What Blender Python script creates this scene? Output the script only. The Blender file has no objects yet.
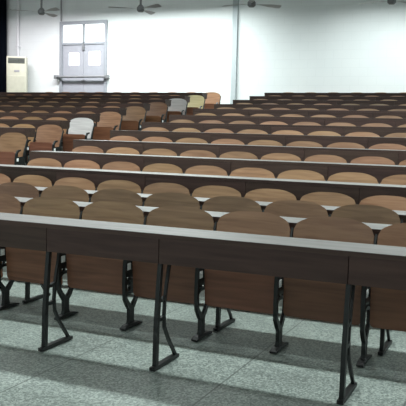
import bpy, bmesh, math, random
from mathutils import Vector, Matrix
random.seed(7)
S = bpy.context.scene
COL = S.collection
R = math.radians

# ------------------------------------------------------------------ layout (metres)
CAM_H = 1.33
PITCH = 0.9088            # row to row
SEAT_W = 0.52             # seat to seat
STEP = 0.1323
N_ROWS = 14
X_CENTRE = -5.53          # aisle end of the centre block
X_LEFT = -6.93            # aisle end of the block across the aisle
Y_WALL = 16.75
def rise(k):
    z = STEP * max(0, k - 3)
    if k > 10: z -= 0.014 * (k - 10)
    return z
Z_BACK = rise(N_ROWS)
def y_desk(k): return 3.53 + (k - 1) * PITCH
FOCAL_PX, YAW, TILT, ROLL = 737.7, 0.42462, 0.09957, 0.02415

# ------------------------------------------------------------------ materials
def new_mat(name):
    m = bpy.data.materials.new(name); m.use_nodes = True
    nt = m.node_tree
    return m, nt, nt.nodes['Principled BSDF']
def plain(name, col, rough=0.5, metal=0.0, spec=0.5, emit=None, strength=1.0):
    m, nt, b = new_mat(name)
    b.inputs['Base Color'].default_value = (*col, 1); b.inputs['Roughness'].default_value = rough
    b.inputs['Metallic'].default_value = metal; b.inputs['Specular IOR Level'].default_value = spec
    n = nt.nodes.new('ShaderNodeTexNoise'); n.inputs['Scale'].default_value = 9; n.inputs['Detail'].default_value = 4
    tc = nt.nodes.new('ShaderNodeTexCoord'); nt.links.new(tc.outputs['Object'], n.inputs['Vector'])
    mx = nt.nodes.new('ShaderNodeMix'); mx.data_type = 'RGBA'
    mx.inputs['A'].default_value = (*[c * .88 for c in col], 1); mx.inputs['B'].default_value = (*[min(1, c * 1.1) for c in col], 1)
    nt.links.new(n.outputs['Fac'], mx.inputs['Factor']); nt.links.new(mx.outputs['Result'], b.inputs['Base Color'])
    if emit:
        b.inputs['Emission Color'].default_value = (*emit, 1); b.inputs['Emission Strength'].default_value = strength
    return m
def wood(name, dark, light, rough, along='X', coat=0.0, vary=0.25, spec=0.5, scale=6.0):
    m, nt, b = new_mat(name)
    tc = nt.nodes.new('ShaderNodeTexCoord'); mp = nt.nodes.new('ShaderNodeMapping')
    st = {'X': (.35, 5, 5), 'Z': (5, 5, .35)}[along]
    mp.inputs['Scale'].default_value = st
    oi = nt.nodes.new('ShaderNodeObjectInfo')
    off = nt.nodes.new('ShaderNodeVectorMath'); off.operation = 'ADD'
    mul = nt.nodes.new('ShaderNodeMath'); mul.operation = 'MULTIPLY'; mul.inputs[1].default_value = 37.0
    nt.links.new(oi.outputs['Random'], mul.inputs[0])
    nt.links.new(tc.outputs['Object'], off.inputs[0]); nt.links.new(mul.outputs[0], off.inputs[1])
    nt.links.new(off.outputs[0], mp.inputs['Vector'])
    n = nt.nodes.new('ShaderNodeTexNoise'); n.inputs['Scale'].default_value = scale; n.inputs['Detail'].default_value = 6
    n.inputs['Distortion'].default_value = .6
    nt.links.new(mp.outputs[0], n.inputs['Vector'])
    cr = nt.nodes.new('ShaderNodeValToRGB')
    cr.color_ramp.elements[0].position = .3; cr.color_ramp.elements[1].position = .72
    cr.color_ramp.elements[0].color = (*dark, 1); cr.color_ramp.elements[1].color = (*light, 1)
    nt.links.new(n.outputs['Fac'], cr.inputs[0])
    hs = nt.nodes.new('ShaderNodeHueSaturation')
    mr = nt.nodes.new('ShaderNodeMapRange'); mr.inputs['To Min'].default_value = 1 - vary; mr.inputs['To Max'].default_value = 1 + vary
    nt.links.new(oi.outputs['Random'], mr.inputs['Value']); nt.links.new(mr.outputs[0], hs.inputs['Value'])
    m2 = nt.nodes.new('ShaderNodeMath'); m2.operation = 'FRACT'
    m3 = nt.nodes.new('ShaderNodeMath'); m3.operation = 'MULTIPLY'; m3.inputs[1].default_value = 7.31
    nt.links.new(oi.outputs['Random'], m3.inputs[0]); nt.links.new(m3.outputs[0], m2.inputs[0])
    mr2 = nt.nodes.new('ShaderNodeMapRange'); mr2.inputs['To Min'].default_value = .49; mr2.inputs['To Max'].default_value = .508
    nt.links.new(m2.outputs[0], mr2.inputs['Value']); nt.links.new(mr2.outputs[0], hs.inputs['Hue'])
    nt.links.new(cr.outputs[0], hs.inputs['Color']); nt.links.new(hs.outputs[0], b.inputs['Base Color'])
    b.inputs['Roughness'].default_value = rough; b.inputs['Specular IOR Level'].default_value = spec
    b.inputs['Coat Weight'].default_value = coat; b.inputs['Coat Roughness'].default_value = .2
    return m

M = {}
M['back'] = wood('seat_plywood', (.205, .103, .050), (.345, .195, .102), .42, 'X', coat=.3, vary=.22)
M['back_pale'] = wood('pale_plywood', (.42, .35, .18), (.55, .47, .27), .4, 'X', coat=.2, vary=.05)
M['edge'] = plain('light_damped_edge', (.06, .032, .018), .7, spec=.15)  # backrest top rim coloured darker to cancel the lamp light it catches
M['back_glare'] = wood('glare_painted_plywood', (.46, .43, .43), (.62, .59, .58), .35, 'X', coat=.3, vary=.05)  # reflected glare painted into the plywood as an even pale tone
M['pan'] = wood('seat_underside_wood', (.15, .058, .030), (.25, .105, .056), .45, 'X', vary=.2)
M['desk'] = wood('dark_desk_wood', (.036, .020, .0155), (.064, .037, .029), .55, 'X', vary=.15, spec=.3)
M['top'] = wood('desk_top_laminate', (.115, .108, .102), (.195, .185, .177), .42, 'X', coat=.0, spec=.3, vary=.1)
M['iron'] = plain('black_cast_iron', (.012, .013, .013), .45, .3)
M['plate'] = plain('bright_hinge_plate', (.92, .94, .92), .5, .0)
M['fan'] = plain('grey_enamel', (.16, .16, .165), .45, .2)
M['blade'] = plain('dull_fan_blade', (.45, .44, .44), .5)
M['door'] = plain('pale_grey_door_paint', (.36, .36, .40), .5)
M['frame'] = plain('grey_door_frame_paint', (.29, .30, .33), .5)
M['bar'] = plain('grey_metal_bar', (.25, .25, .26), .4, .4)
M['pane'] = plain('daylit_glass', (.8, .85, .85), .2, emit=(.95, 1, 1), strength=1.6)
M['ac'] = plain('cream_plastic', (.56, .545, .44), .45)
M['acdark'] = plain('dark_louvre_plastic', (.10, .11, .085), .5)
M['curtain'] = plain('dark_navy_cloth', (.008, .010, .020), .9, spec=.1)
M['pipe'] = plain('white_pipe_wrap', (.72, .72, .74), .6)
M['conduit'] = plain('grey_conduit', (.35, .34, .36), .6)
M['ceil'] = plain('ceiling_paint', (.6, .6, .6), .9)
M['pilaster'] = plain('grey_pilaster_paint', (.44, .48, .50), .8)

def wall_mat():
    m, nt, b = new_mat('white_wall_paint')
    tc = nt.nodes.new('ShaderNodeTexCoord')
    n = nt.nodes.new('ShaderNodeTexNoise'); n.inputs['Scale'].default_value = 1.3; n.inputs['Detail'].default_value = 5
    nt.links.new(tc.outputs['Object'], n.inputs['Vector'])
    cr = nt.nodes.new('ShaderNodeValToRGB')
    cr.color_ramp.elements[0].color = (.72, .75, .76, 1); cr.color_ramp.elements[1].color = (.80, .82, .82, 1)
    nt.links.new(n.outputs['Fac'], cr.inputs[0])
    sp = nt.nodes.new('ShaderNodeSeparateXYZ'); cb = nt.nodes.new('ShaderNodeCombineXYZ')
    nt.links.new(tc.outputs['Object'], sp.inputs[0]); nt.links.new(sp.outputs['X'], cb.inputs['X']); nt.links.new(sp.outputs['Z'], cb.inputs['Y'])
    bk = nt.nodes.new('ShaderNodeTexBrick'); bk.inputs['Scale'].default_value = 1.0
    bk.inputs['Brick Width'].default_value = .4; bk.inputs['Row Height'].default_value = .2; bk.inputs['Mortar Size'].default_value = .008
    bk.inputs['Color1'].default_value = (1, 1, 1, 1); bk.inputs['Color2'].default_value = (.992, .992, .992, 1); bk.inputs['Mortar'].default_value = (.965, .965, .965, 1)
    nt.links.new(cb.outputs[0], bk.inputs['Vector'])
    mx = nt.nodes.new('ShaderNodeMix'); mx.data_type = 'RGBA'; mx.blend_type = 'MULTIPLY'; mx.inputs['Factor'].default_value = 1
    nt.links.new(cr.outputs[0], mx.inputs['A']); nt.links.new(bk.outputs['Color'], mx.inputs['B']); nt.links.new(mx.outputs['Result'], b.inputs['Base Color'])
    b.inputs['Roughness'].default_value = .8
    return m
M['wall'] = wall_mat()

def floor_mat():
    m, nt, b = new_mat('grey_green_terrazzo')
    tc = nt.nodes.new('ShaderNodeTexCoord')
    v = nt.nodes.new('ShaderNodeTexVoronoi'); v.inputs['Scale'].default_value = 105
    nt.links.new(tc.outputs['Object'], v.inputs['Vector'])
    bw = nt.nodes.new('ShaderNodeRGBToBW'); nt.links.new(v.outputs['Color'], bw.inputs[0])
    cr = nt.nodes.new('ShaderNodeValToRGB'); cr.color_ramp.interpolation = 'LINEAR'
    e = cr.color_ramp.elements
    e[0].position = .15; e[0].color = (.11, .135, .124, 1); e[1].position = .85; e[1].color = (.37, .42, .385, 1)
    x = e.new(.5); x.color = (.215, .25, .23, 1)
    nt.links.new(bw.outputs[0], cr.inputs[0])
    n = nt.nodes.new('ShaderNodeTexNoise'); n.inputs['Scale'].default_value = 2.2; n.inputs['Detail'].default_value = 6
    nt.links.new(tc.outputs['Object'], n.inputs['Vector'])
    cr2 = nt.nodes.new('ShaderNodeValToRGB'); cr2.color_ramp.elements[0].position = .3; cr2.color_ramp.elements[1].position = .7
    cr2.color_ramp.elements[0].color = (.78, .78, .78, 1); cr2.color_ramp.elements[1].color = (1.08, 1.08, 1.08, 1)
    nt.links.new(n.outputs['Fac'], cr2.inputs[0])
    mx = nt.nodes.new('ShaderNodeMix'); mx.data_type = 'RGBA'; mx.blend_type = 'MULTIPLY'; mx.inputs['Factor'].default_value = 1
    nt.links.new(cr.outputs[0], mx.inputs['A']); nt.links.new(cr2.outputs[0], mx.inputs['B'])
    # saw-cut joints, 0.92 m apart, running away from the front
    sp = nt.nodes.new('ShaderNodeSeparateXYZ'); nt.links.new(tc.outputs['Object'], sp.inputs[0])
    def joint(out, off, step):
        a = nt.nodes.new('ShaderNodeMath'); a.operation = 'ADD'; a.inputs[1].default_value = off; nt.links.new(out, a.inputs[0])
        d = nt.nodes.new('ShaderNodeMath'); d.operation = 'DIVIDE'; d.inputs[1].default_value = step; nt.links.new(a.outputs[0], d.inputs[0])
        fr = nt.nodes.new('ShaderNodeMath'); fr.operation = 'FRACT'; nt.links.new(d.outputs[0], fr.inputs[0])
        lt = nt.nodes.new('ShaderNodeMath'); lt.operation = 'LESS_THAN'; lt.inputs[1].default_value = .009 / step; nt.links.new(fr.outputs[0], lt.inputs[0])
        return lt.outputs[0]
    j = joint(sp.outputs['X'], 2.37 + 92, .92)
    m2 = nt.nodes.new('ShaderNodeMix'); m2.data_type = 'RGBA'
    m2.inputs['B'].default_value = (.09, .105, .097, 1)
    nt.links.new(j, m2.inputs['Factor']); nt.links.new(mx.outputs['Result'], m2.inputs['A'])
    nt.links.new(m2.outputs['Result'], b.inputs['Base Color'])
    b.inputs['Roughness'].default_value = .32
    return m
M['floor'] = floor_mat()

# ------------------------------------------------------------------ mesh helpers
def box(bm, x0, x1, y0, y1, z0, z1, bevel=0.0):
    r = bmesh.ops.create_cube(bm, size=1)
    vs = r['verts']
    bmesh.ops.scale(bm, vec=(x1 - x0, y1 - y0, z1 - z0), verts=vs)
    bmesh.ops.translate(bm, vec=((x0 + x1) / 2, (y0 + y1) / 2, (z0 + z1) / 2), verts=vs)
    if bevel:
        es = list({e for v in vs for e in v.link_edges})
        bmesh.ops.bevel(bm, geom=es, offset=bevel, segments=2, affect='EDGES', profile=.5)
def tube(bm, p0, p1, r0, r1=None, seg=12):
    p0, p1 = Vector(p0), Vector(p1); r1 = r0 if r1 is None else r1
    d = p1 - p0
    r = bmesh.ops.create_cone(bm, cap_ends=True, segments=seg, radius1=r0, radius2=r1, depth=d.length)
    q = d.to_track_quat('Z', 'Y').to_matrix().to_4x4()
    bmesh.ops.transform(bm, matrix=Matrix.Translation((p0 + p1) / 2) @ q, verts=r['verts'])
def ribbon(bm, pts, width, x, thick):
    """A cast bar that follows (y, z) points in a plane across x; width per point or one number."""
    n = len(pts)
    ws = width if isinstance(width, (list, tuple)) else [width] * n
    P = [Vector((0, y, z)) for y, z in pts]
    rings = []
    for i in range(n):
        a = P[max(0, i - 1)]; c = P[min(n - 1, i + 1)]
        t = (c - a).normalized(); nrm = Vector((0, -t.z, t.y)); h = ws[i] / 2
        q = [P[i] + nrm * h, P[i] - nrm * h]
        rings.append([bm.verts.new((x - thick / 2, q[0].y, q[0].z)), bm.verts.new((x + thick / 2, q[0].y, q[0].z)),
                      bm.verts.new((x + thick / 2, q[1].y, q[1].z)), bm.verts.new((x - thick / 2, q[1].y, q[1].z))])
    for i in range(n - 1):
        for j in range(4):
            bm.faces.new((rings[i][j], rings[i][(j + 1) % 4], rings[i + 1][(j + 1) % 4], rings[i + 1][j]))
    bm.faces.new(rings[0]); bm.faces.new(rings[-1][::-1])
def finish(bm, name, smooth=False):
    bmesh.ops.recalc_face_normals(bm, faces=bm.faces)
    me = bpy.data.meshes.new(name); bm.to_mesh(me); bm.free()
    if smooth:
        me.polygons.foreach_set('use_smooth', [True] * len(me.polygons))
        me.set_sharp_from_angle(angle=R(40))
    return me
def link(name, me, mat=None, parent=None, loc=None):
    o = bpy.data.objects.new(name, me); COL.objects.link(o)
    if mat and not me.materials: me.materials.append(mat)
    if parent: o.parent = parent
    if loc: o.location = loc
    return o
def build(name, bm, mat, parent=None, smooth=False, loc=None):
    return link(name, finish(bm, name, smooth), mat, parent, loc)
def empty(name, loc):
    o = bpy.data.objects.new(name, None); COL.objects.link(o); o.location = loc; o.empty_display_size = .1
    return o
def tag(o, label, cat, group=None):
    o['label'] = label; o['category'] = cat
    if group: o['group'] = group
    return o
def struct(o): o['kind'] = 'structure'; return o

ORD = ['zeroth', 'first', 'second', 'third', 'fourth', 'fifth', 'sixth', 'seventh', 'eighth', 'ninth', 'tenth',
       'eleventh', 'twelfth', 'thirteenth', 'fourteenth', 'fifteenth', 'sixteenth']

# ------------------------------------------------------------------ camera
cd = bpy.data.cameras.new('camera'); cam = bpy.data.objects.new('camera', cd); COL.objects.link(cam)
cy, sy, cp, sp_ = math.cos(YAW), math.sin(YAW), math.cos(TILT), math.sin(TILT)
F = Vector((-sy * cp, cy * cp, -sp_)); R0 = Vector((cy, sy, 0)); U0 = R0.cross(F)
c, s = math.cos(ROLL), math.sin(ROLL)
RX = c * R0 + s * U0; UX = -s * R0 + c * U0
cam.matrix_world = Matrix(((RX.x, UX.x, -F.x, 0), (RX.y, UX.y, -F.y, 0), (RX.z, UX.z, -F.z, CAM_H), (0, 0, 0, 1)))
cd.sensor_width = 36; cd.lens = 36 * FOCAL_PX / 406; cd.clip_end = 100
S.camera = cam
def to_px(x, y, z):
    v = Vector((x, y, z - CAM_H)); d = v.dot(F)
    return 203 + FOCAL_PX * v.dot(RX) / d, 203 - FOCAL_PX * v.dot(UX) / d

# ------------------------------------------------------------------ the room
XL, XR, YF, ZC = -15.5, 3.2, -3.0, 4.95
bm = bmesh.new()
edges = [(YF, 0.0)]
prof = [(YF, 0.0)]
for k in range(4, N_ROWS + 1):
    ye = y_desk(k) - 0.085
    prof.append((ye, rise(k - 1))); prof.append((ye, rise(k)))
prof.append((Y_WALL, Z_BACK))
a = [bm.verts.new((XL, y, z)) for y, z in prof]; b_ = [bm.verts.new((XR, y, z)) for y, z in prof]
for i in range(len(prof) - 1): bm.faces.new((a[i], b_[i], b_[i + 1], a[i + 1]))
lo = [bm.verts.new((XL, YF, -.3)), bm.verts.new((XR, YF, -.3)), bm.verts.new((XR, Y_WALL, -.3)), bm.verts.new((XL, Y_WALL, -.3))]
bm.faces.new(lo); bm.faces.new([a[0], b_[0], lo[1], lo[0]]); bm.faces.new([a[-1], b_[-1], lo[2], lo[3]])
bm.faces.new(a[::-1] + [lo[0], lo[3]]); bm.faces.new(b_ + [lo[2], lo[1]])
struct(build('floor', bm, M['floor']))
def wall(name, *bx):
    bm = bmesh.new(); box(bm, *bx); return struct(build(name, bm, M['wall']))
DX0, DX1, DZ1 = -11.89, -10.415, 4.10    # the doorway
bm = bmesh.new()
box(bm, XL - .2, DX0, Y_WALL, Y_WALL + .25, -.3, ZC); box(bm, DX1, XR + .2, Y_WALL, Y_WALL + .25, -.3, ZC)
box(bm, DX0, DX1, Y_WALL, Y_WALL + .25, DZ1, ZC); box(bm, DX0, DX1, Y_WALL, Y_WALL + .25, -.3, Z_BACK)
struct(build('wall_back', bm, M['wall']))
wall('wall_left', XL - .2, XL, YF, Y_WALL, -.3, ZC)
wall('wall_right', XR, XR + .2, YF, Y_WALL, -.3, ZC)
wall('wall_front', XL - .2, XR + .2, YF - .2, YF, -.3, ZC)
bm = bmesh.new(); box(bm, XL - .2, XR + .2, YF - .2, Y_WALL + .25, ZC, ZC + .2); struct(build('ceiling', bm, M['ceil']))
bm = bmesh.new(); box(bm, -6.885, -6.755, Y_WALL - .07, Y_WALL, Z_BACK, ZC, .006); struct(build('trim_1', bm, M['pilaster']))

# double door with two transom lights
door = struct(empty('door_1', ((DX0 + DX1) / 2, Y_WALL, Z_BACK)))
def dl(px): return DX0 + (px - 61.0) / (108 - 61.0) * (DX1 - DX0) - (DX0 + DX1) / 2    # measured marks across the door
def dz(py): return 4.088 - (py - 21) * 0.026563 - Z_BACK
W2 = (DX1 - DX0) / 2; H = DZ1 - Z_BACK
def panel_with_hole(bm, x0, x1, z0, z1, hx0, hx1, hz0, hz1, y0, y1):
    box(bm, x0, hx0, y0, y1, z0, z1); box(bm, hx1, x1, y0, y1, z0, z1)
    box(bm, hx0, hx1, y0, y1, z0, hz0); box(bm, hx0, hx1, y0, y1, hz1, z1)
bm = bmesh.new()
fw = .075
box(bm, -W2, -W2 + fw, -.05, .12, 0, H); box(bm, W2 - fw, W2, -.05, .12, 0, H); box(bm, -W2 + fw, W2 - fw, -.05, .12, H - .085, H)
zt = dz(42.6); cx = dl(84.6)
box(bm, -W2 + fw, W2 - fw, -.02, .1, zt - .03, zt + .03)
build('door_frame', bm, M['frame'], door)
bm = bmesh.new(); box(bm, cx - .022, cx + .022, -.03, .1, zt + .03, H - .085); build('transom_mullion', bm, M['frame'], door)
for i, (xa, xb) in enumerate(((-W2 + fw, cx - .022), (cx + .022, W2 - fw))):
    bm = bmesh.new(); box(bm, xa, xb, .03, .045, zt + .03, H - .085); build('transom_pane', bm, M['pane'], door)
for i, (xa, xb, ha, hb, ta, tb) in enumerate(((-W2 + fw, cx - .004, dl(69.5), dl(80), dz(51.3), dz(64)), (cx + .004, W2 - fw, dl(89.4), dl(101), dz(50.3), dz(64)))):
    bm = bmesh.new(); panel_with_hole(bm, xa, xb, .01, zt - .03, ha, hb, tb, ta, .0, .045)
    lf = build('door_leaf', bm, M['door'], door)
    bm = bmesh.new(); box(bm, ha, hb, .018, .03, tb, ta); build('window_pane', bm, M['pane'], lf)
bm = bmesh.new()
bx0, bx1, zb = dl(58.6), dl(109.2), dz(75.6)
tube(bm, (bx0, -.11, zb), (bx1, -.11, zb), .03)
for x in (bx0, bx1): box(bm, x - .04, x + .04, -.15, 0.0, zb - .05, zb + .05, .01)
build('push_bar', bm, M['bar'], door, True)
bm = bmesh.new(); tube(bm, (cx, -.035, dz(23)), (cx, -.035, dz(49)), .016); box(bm, cx - .03, cx + .03, -.05, 0, dz(49), dz(45.5), .006)
build('bolt_rod', bm, M['bar'], door)
bm = bmesh.new(); box(bm, cx - .05, cx + .06, -.03, 0, dz(80.5), dz(78.6), .006); tube(bm, (cx + .05, -.06, dz(79.5)), (cx + .05, 0, dz(79.5)), .02)
build('lock', bm, M['bar'], door)

# conduit over the door, pipe over the air conditioner
bm = bmesh.new(); tube(bm, (-11.86, Y_WALL - .025, DZ1 + .02), (-11.86, Y_WALL - .025, ZC - .01), .02)
tag(build('conduit', bm, M['conduit'], smooth=True), 'thin grey conduit running up the white wall above the double door', 'pipe')

ACT = Z_BACK + 1.765
bm = bmesh.new()
pp = [(-13.27, Y_WALL - .046, Z_BACK + .002), (-13.27, Y_WALL - .046, ZC - .004)]
tube(bm, pp[0], pp[1], .045); box(bm, -13.33, -13.21, 16.66, Y_WALL - .0005, ACT + .3, ACT + .34, .004)
tag(build('refrigerant_pipe', bm, M['pipe'], smooth=True), 'white wrapped pipe rising up the wall from the floor-standing air conditioner', 'pipe')

ac = tag(empty('air_conditioner', (-12.95, 16.22, Z_BACK)), 'cream floor-standing air conditioner beside the dark curtain at the back wall', 'air conditioner')
ac.rotation_euler = (0, 0, R(28)); w = .26; h = ACT - Z_BACK; AD = .28
bm = bmesh.new(); box(bm, -w, w, .0, AD, 0.05, h, .02); box(bm, -w + .02, w - .02, .02, AD - .02, 0, .05)
build('body', bm, M['ac'], ac, True)
bm = bmesh.new(); box(bm, -w + .045, w - .03, -.004, .01, h - .19, h - .045, .004)
g = build('outlet', bm, M['acdark'], ac)
bm = bmesh.new()
for i in range(4): box(bm, -w + .06, w - .045, -.014, -.002, h - .172 + i * .034, h - .164 + i * .034)
build('louvre', bm, M['bar'], g)
bm = bmesh.new(); box(bm, -.05, .09, -.008, .01, h - .42, h - .365, .004); build('control_panel', bm, M['conduit'], ac)
bm = bmesh.new(); box(bm, -w + .03, w - .03, -.008, .01, .1, h - .52, .006); build('front_cover', bm, M['ac'], ac)
bm = bmesh.new()
for i in range(8): box(bm, -w + .06, w - .06, -.012, -.004, .14 + i * .028, .15 + i * .028)
build('intake_grille', bm, M['conduit'], ac)

# dark curtain along the back wall, left of the air conditioner
bm = bmesh.new()
n = 90; x0, x1 = -15.3, -13.60; top, bot = ZC - .1, Z_BACK + .03
rows_ = []
for j, z in enumerate((bot, (bot + top) / 2, top)):
    rows_.append([bm.verts.new((x0 + (x1 - x0) * i / n, Y_WALL - .09 + .04 * math.sin(i * .9) + .012 * math.sin(i * .37 + j), z)) for i in range(n + 1)])
for j in range(2):
    for i in range(n): bm.faces.new((rows_[j][i], rows_[j][i + 1], rows_[j + 1][i + 1], rows_[j + 1][i]))
bmesh.ops.solidify(bm, geom=bm.faces[:], thickness=.006)
cur = tag(empty('curtain', (0, 0, 0)), 'dark navy curtain hanging at the back wall behind the air conditioner', 'curtain')
build('cloth', bm, M['curtain'], cur, True)
bm = bmesh.new(); tube(bm, (x0 - .05, Y_WALL - .08, top + .02), (x1 + .02, Y_WALL - .08, top + .02), .015)
for x in (x0, (x0 + x1) / 2, x1): box(bm, x - .012, x + .012, Y_WALL - .08, Y_WALL, top + .01, top + .03)
build('rail', bm, M['conduit'], cur)

# ------------------------------------------------------------------ ceiling fans
bm = bmesh.new(); tube(bm, (0, 0, .06), (0, 0, ZC - 3.6 - .08), .022); rod_me = finish(bm, 'rod', True)
bm = bmesh.new(); tube(bm, (0, 0, -.05), (0, 0, -.02), .045, .075, 20); tube(bm, (0, 0, -.02), (0, 0, .035), .075, .075, 20); tube(bm, (0, 0, .035), (0, 0, .09), .075, .03, 20)
motor_me = finish(bm, 'motor', True)
bm = bmesh.new(); tube(bm, (0, 0, ZC - 3.6 - .10), (0, 0, ZC - 3.6 - .001), .045, .07, 16); rose_me = finish(bm, 'ceiling_rose', True)
bm = bmesh.new()
prof = [(.06, .016), (.14, .016), (.17, .036), (.40, .045), (.59, .05), (.62, .04)]
va, vb = [], []
for r_, hw in prof:
    tw = -.4 * hw if r_ > .17 else 0
    va.append(bm.verts.new((r_, hw, .012 + tw))); vb.append(bm.verts.new((r_, -hw, .012 - tw)))
for i in range(len(prof) - 1): bm.faces.new((va[i], va[i + 1], vb[i + 1], vb[i]))
bmesh.ops.solidify(bm, geom=bm.faces[:], thickness=.008)
blade_me = finish(bm, 'blade')
FANS = [(-9.31, 12.46, (98, 218, 338), 'grey ceiling fan hanging in front of the wall left of the double door'),
        (-7.16, 12.70, (335, 95, 215), 'grey ceiling fan hanging right of the double door'),
        (-4.90, 12.76, (51, 171, 291), 'grey ceiling fan hanging just beside the wall pilaster'),
        (-2.47, 13.15, (45, 165, 285), 'grey ceiling fan cut by the top edge at the far right of the photo')]
for x, y, angs, lab in FANS:
    f = tag(empty('ceiling_fan', (x, y, 3.6)), lab, 'ceiling fan', 'ceiling fans over the back rows')
    link('rod', rod_me, M['fan'], f); link('motor', motor_me, M['fan'], f); link('ceiling_rose', rose_me, M['fan'], f)
    for a_ in angs:
        b = link('blade', blade_me, M['blade'], f); b.rotation_euler = (0, 0, R(a_))

# ------------------------------------------------------------------ one tip-up seat (origin: floor under the seat's middle, y = 0 is the desk front of its row)
SB = 0.249    # half width of the backrest
def back_mesh():
    bm = bmesh.new()
    NU, NV, T = 22, 8, .013
    front, rear = [], []
    for i in range(NU + 1):
        u = -1 + 2 * i / NU
        u = math.copysign(abs(u) ** .8, u)          # more columns near the edges
        x = u * SB
        ztop = .816 - .062 * abs(u) ** 2.9
        e = (1 - abs(u)) * SB
        r = .03
        if e < r: ztop -= r - math.sqrt(max(0, r * r - (r - e) ** 2))
        zbot = .335
        if e < r: zbot += r - math.sqrt(max(0, r * r - (r - e) ** 2))
        cf, cr_ = [], []
        for j in range(NV + 1):
            v = j / NV; z = zbot + (ztop - zbot) * v
            y = .765 + (z - .335) / .47 * .10 + .018 * (1 - u * u) + .012 * math.sin(math.pi * (z - .335) / .47)
            cf.append(bm.verts.new((x, y, z))); cr_.append(bm.verts.new((x * .997, y + T, z - (.004 if j == NV else 0))))
        front.append(cf); rear.append(cr_)
    for i in range(NU):
        for j in range(NV):
            bm.faces.new((front[i][j], front[i + 1][j], front[i + 1][j + 1], front[i][j + 1]))
            bm.faces.new((rear[i][j], rear[i][j + 1], rear[i + 1][j + 1], rear[i + 1][j]))
        bm.faces.new((front[i][NV], front[i + 1][NV], rear[i + 1][NV], rear[i][NV])).material_index = 1
        bm.faces.new((front[i][0], rear[i][0], rear[i + 1][0], front[i + 1][0]))
    for j in range(NV):
        bm.faces.new((front[0][j], front[0][j + 1], rear[0][j + 1], rear[0][j]))
        bm.faces.new((front[NU][j], rear[NU][j], rear[NU][j + 1], front[NU][j + 1]))
    return finish(bm, 'backrest', True)
def pan_mesh():
    bm = bmesh.new()
    hw, z0, z1, r = .232, .222, .535, .055
    pts = []
    for cx_, cz_, a0, rr in ((hw - r, z1 - r, 0, r), (-hw + r, z1 - r, 90, r), (-hw + .02, z0 + .02, 180, .02), (hw - .02, z0 + .02, 270, .02)):
        for q in range(6):
            t = R(a0 + q * 18); pts.append((cx_ + rr * math.cos(t), cz_ + rr * math.sin(t)))
    def yy(x, z): return .655 - (z - z0) / (z1 - z0) * .025
    f = [bm.verts.new((x, yy(x, z), z)) for x, z in pts]; g = [bm.verts.new((x, yy(x, z) + .022, z)) for x, z in pts]
    bm.faces.new(f); bm.faces.new(g[::-1])
    for i in range(len(pts)):
        j = (i + 1) % len(pts); bm.faces.new((f[i], f[j], g[j], g[i]))
    es = [e for e in bm.edges if len({v for v in e.verts} & set(f)) == 2]
    bmesh.ops.bevel(bm, geom=es, offset=.005, segments=2, affect='EDGES')
    return finish(bm, 'seat', True)
def stand_mesh(x):
    bm = bmesh.new()
    T = .024
    ribbon(bm, [(.565, .012), (.60, .02), (.67, .024), (.75, .02), (.80, .012)], [.012, .02, .026, .02, .012], x, .042)
    ribbon(bm, [(.67, .02), (.67, .06), (.67, .13)], [.085, .055, .06], x, T)
    ribbon(bm, [(.675, .12), (.63, .165), (.595, .21), (.588, .30), (.592, .42), (.605, .50), (.645, .55), (.70, .56)], [.04, .034, .028, .026, .028, .03, .03, .02], x, T)
    ribbon(bm, [(.665, .12), (.715, .165), (.75, .21), (.765, .30), (.770, .40), (.785, .50), (.812, .585)], [.04, .034, .028, .026, .028, .03, .022], x, .02)
    ribbon(bm, [(.805, .57), (.85, .68), (.868, .73)], [.024, .022, .016], x, .012)
    ribbon(bm, [(.588, .30), (.635, .325), (.70, .325), (.765, .30)], .02, x, T * .7)
    ribbon(bm, [(.60, .41), (.68, .405), (.77, .42)], [.10, .12, .10], x, T * .7)
    ribbon(bm, [(.645, .33), (.66, .37), (.655, .41)], .014, x, T * .6); ribbon(bm, [(.715, .33), (.70, .37), (.71, .41)], .014, x, T * .6)
    tube(bm, (x - .02, .68, .43), (x + .02, .68, .43), .036, seg=16)
    return finish(bm, 'stand')
def plate_mesh(x):
    bm = bmesh.new(); box(bm, x + .0075, x + .0145, .60, .645, .40, .445, .002); tube(bm, (x + .012, .622, .425), (x + .018, .622, .425), .010)
    return finish(bm, 'hinge_plate')
back_me, pan_me = back_mesh(), pan_mesh()
back_me.materials.append(M['back']); back_me.materials.append(M['edge'])
st_a, st_b = stand_mesh(-SEAT_W / 2), stand_mesh(SEAT_W / 2)
pl_a, pl_b = plate_mesh(-SEAT_W / 2), plate_mesh(SEAT_W / 2)
# the part of a hinge the pan turns on
bm = bmesh.new(); box(bm, -.229, -.20, .672, .688, .36, .50, .003); box(bm, .20, .229, .672, .688, .36, .50, .003)
for s_ in (-1, 1): tube(bm, (s_ * .237, .68, .43), (s_ * .20, .68, .43), .012)
arm_me = finish(bm, 'hinge')
proto = None
parts = [('backrest', back_me, 'back'), ('seat', pan_me, 'pan'), ('hinge', arm_me, 'iron'), ('stand', st_a, 'iron'), ('hinge_plate', pl_a, 'plate')]
def make_seat(loc, label, group, extra_end=False):
    global proto
    root = bpy.data.objects.new('tip_up_seat', None) if proto is None else proto[0].copy()
    COL.objects.link(root); root.location = loc; root.empty_display_size = .1
    tag(root, label, 'seat', group)
    if proto is None:
        kids = []
        for nm, me, mt in parts:
            p = link(nm, me, M[mt], kids[-1] if nm == 'hinge_plate' else root); kids.append(p)
        proto = (root, kids)
    else:
        kids = []
        for src in proto[1]:
            p = src.copy(); COL.objects.link(p); p.parent = kids[-1] if src.name.startswith('hinge_plate') else root; kids.append(p)
    if extra_end:
        p = link('stand', st_b, M['iron'], root); link('hinge_plate', pl_b, M['plate'], p)
    return root, kids

def in_view(x, k):
    y = y_desk(k) + .87; z = rise(k) + .78
    a = to_px(x - .24, y, z)[0]; b = to_px(x + .24, y, z)[0]
    return b > 0.7 and a < 405.3

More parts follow.
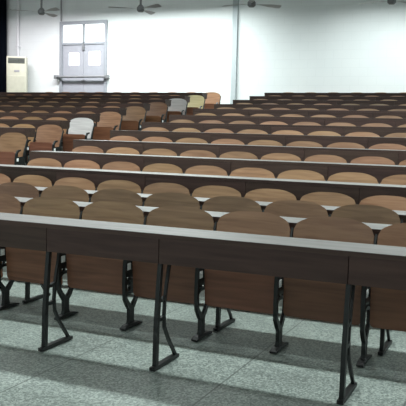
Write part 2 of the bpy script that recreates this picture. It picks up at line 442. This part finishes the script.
SEATS = 0
SPANS_C, SPANS_L = {}, {}
for k in range(1, N_ROWS + 1):
    xs = [X_CENTRE + SEAT_W / 2 + i * SEAT_W for i in range(-2, 14)]
    xs = [x for x in xs if x > X_CENTRE]
    xs = [x for x in xs if in_view(x, k)]
    ends = xs[0] < X_CENTRE + .3 and k >= 4
    for i, x in enumerate(xs):
        row = ORD[k]
        if ends:
            which = 'end seat on the aisle' if i == 0 else ORD[i + 1] + ' seat from the aisle'
        else:
            which = ORD[i + 1] + ' visible seat counting rightwards'
        lab = 'brown wooden tip-up seat, %s, %s row of the centre block' % (which, row)
        make_seat((x, y_desk(k), rise(k)), lab, 'tip-up seats of the centre block', extra_end=(i == len(xs) - 1))
        SEATS += 1
    SPANS_C[k] = (min(xs) - SEAT_W / 2, max(xs) + SEAT_W / 2)
first_left = None
for k in range(5, N_ROWS + 1):
    xs = [X_LEFT - SEAT_W / 2 - i * SEAT_W for i in range(0, 15)]
    xs = [x for x in xs if in_view(x, k) and not (k == N_ROWS and x < -12.3)]
    if not xs: continue
    if first_left is None: first_left = k
    row = ORD[k - first_left + 1]
    for i, x in enumerate(xs):
        which = 'end seat on the aisle' if i == 0 else ORD[i + 1] + ' from the aisle'
        pale = (k == 13 and i == 0)
        grey = (k in (8, 12) and i == 0)  # two aisle-end backs whose glare is painted in as colour
        lab = '%s wooden tip-up seat, %s, %s row of the side block' % ('pale yellowish' if pale else 'glare-painted brown' if grey else 'brown', which, row)
        r_, kids = make_seat((x, y_desk(k), rise(k)), lab, 'tip-up seats across the aisle', extra_end=(i == 0))
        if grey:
            kids[0].material_slots[0].link = 'OBJECT'; kids[0].material_slots[0].material = M['back_glare']
        if pale:
            kids[0].material_slots[0].link = 'OBJECT'; kids[0].material_slots[0].material = M['back_pale']
        SEATS += 1
    SPANS_L[k] = (min(xs) - SEAT_W / 2, max(xs) + SEAT_W / 2)
print('SEATS', SEATS, 'first left', first_left)

# ------------------------------------------------------------------ long desks
def leg_mesh():
    bm = bmesh.new(); T = .024
    ribbon(bm, [(-.055, .014), (.04, .014), (.14, .014), (.255, .014)], [.018, .024, .024, .018], 0, .032)
    ribbon(bm, [(-.014, .02), (-.008, .25), (.010, .45), (.0275, .60), (.0275, .728)], [.03, .03, .028, .024, .024], 0, T)
    ribbon(bm, [(.228, .02), (.20, .06), (.135, .14), (.085, .22), (.078, .29), (.085, .38), (.105, .47), (.132, .56), (.165, .65), (.195, .728)], [.018] * 10, 0, .016)
    ribbon(bm, [(-.01, .28), (.035, .275), (.075, .28)], .02, 0, T * .8)
    ribbon(bm, [(-.0, .385), (.04, .38), (.08, .39)], .018, 0, T * .8)
    ribbon(bm, [(.02, .715), (.1, .715), (.24, .715)], .024, 0, .032)
    return finish(bm, 'leg')
leg_me = leg_mesh()
def make_desk(k, x0, x1, label, group, legs, x_end=None):
    root = tag(empty('long_desk', ((x0 + x1) / 2, y_desk(k), rise(k))), label, 'desk', group)
    cx_ = (x0 + x1) / 2; hw = (x1 - x0) / 2
    bm = bmesh.new(); box(bm, -hw, hw, 0.0, .29, .732, .756); dt = build('desktop', bm, M['desk'], root)
    bm = bmesh.new(); box(bm, -hw + .003, hw - .003, .003, .287, .7555, .7575); build('laminate', bm, M['top'], dt)
    legs = sorted(l for l in legs if x0 < l < x1)
    cuts = [x0] + [l for l in legs if l - x0 > .3 and x1 - l > .3] + [x1]
    for a_, b2 in zip(cuts, cuts[1:]):
        bm = bmesh.new(); box(bm, a_ - cx_ + .0015, b2 - cx_ - .0015, .001, .0145, .592, .7315, .002); build('front_panel', bm, M['desk'], root)
    bm = bmesh.new(); box(bm, -hw + .001, hw - .001, .25, .268, .64, .7315, .002); build('rear_rail', bm, M['desk'], root)
    bm = bmesh.new(); box(bm, -hw + .001, -hw + .016, .0155, .2495, .62, .7315, .002); build('end_panel', bm, M['desk'], root)
    bm = bmesh.new(); box(bm, hw - .016, hw - .001, .0155, .2495, .62, .7315, .002); build('end_panel', bm, M['desk'], root)
    for l in legs:
        lg = link('leg', leg_me, M['iron'], root); lg.location = (l - cx_, 0, 0)
    return root
for k, (a_, b2) in SPANS_C.items():
    if k == 1: legs = [-3.65, -2.6, -1.855, -.81]
    elif k == 2: legs = [-4.47, -3.43, -1.87, -.79]
    else: legs = [X_CENTRE + .06] + [X_CENTRE + .52 * 2 * i + (.52 if k % 2 else 0) for i in range(1, 8)]
    x0 = X_CENTRE if k >= 4 else a_ - .6
    lab = 'long dark wooden desk %s of the centre block' % ('standing frontmost, before the first row' if k == 1 else 'before the %s row' % ORD[k])
    make_desk(k, x0, min(b2 + .5, .4), lab, 'long desks of the centre block', legs)
for k, (a_, b2) in SPANS_L.items():
    legs = [X_LEFT - .16] + [X_LEFT - 1.04 * i for i in range(1, 8)]
    lab = 'long dark wooden desk before the %s row of the side block' % ORD[k - first_left + 1]
    make_desk(k, a_ - (1.5 if k == N_ROWS else .3), X_LEFT - .09, lab, 'long desks across the aisle', legs)

# ------------------------------------------------------------------ light
def area(name, loc, sx, sy_, power, col=(1, 1, 1), rot=(0, 0, 0), spread=180):
    l = bpy.data.lights.new(name, 'AREA'); l.shape = 'RECTANGLE'; l.size = sx; l.size_y = sy_; l.energy = power; l.color = col; l.spread = R(spread)
    o = bpy.data.objects.new(name, l); COL.objects.link(o); o.location = loc; o.rotation_euler = rot
    return o
COOL = (.91, 1.0, .985)
area('tube_light_rear', (-8.8, 15.3, 4.55), 4.6, .25, 330, COOL, spread=160)
area('tube_light_rear', (-2.2, 15.3, 4.55), 4.2, .25, 150, COOL, spread=150)
area('tube_light_rear', (-12.3, 15.0, 4.6), 2.2, .25, 95, (1.0, .95, 1.0), spread=165)
for x in (-9.0, -4.5, 0.0):
    area('tube_light_middle', (x, 9.2, 4.75), 2.6, .25, 95, COOL, spread=160)
for x in (-8.0, -4.0, 0.2):
    area('tube_light_front', (x, 5.8, 4.75), 2.6, .25, 205, COOL, spread=165)
for x in (-10.5, -6.5, -2.5):
    area('tube_light_board', (x, -0.8, 4.75), 2.6, .25, 95, COOL)
wd = bpy.data.worlds.new('world'); S.world = wd; wd.use_nodes = True
wd.node_tree.nodes['Background'].inputs[0].default_value = (.5, .55, .6, 1); wd.node_tree.nodes['Background'].inputs[1].default_value = .3

S.view_settings.view_transform = 'Standard'; S.view_settings.look = 'None'
S.view_settings.exposure = 0; S.view_settings.gamma = 1; S.view_settings.use_curve_mapping = False
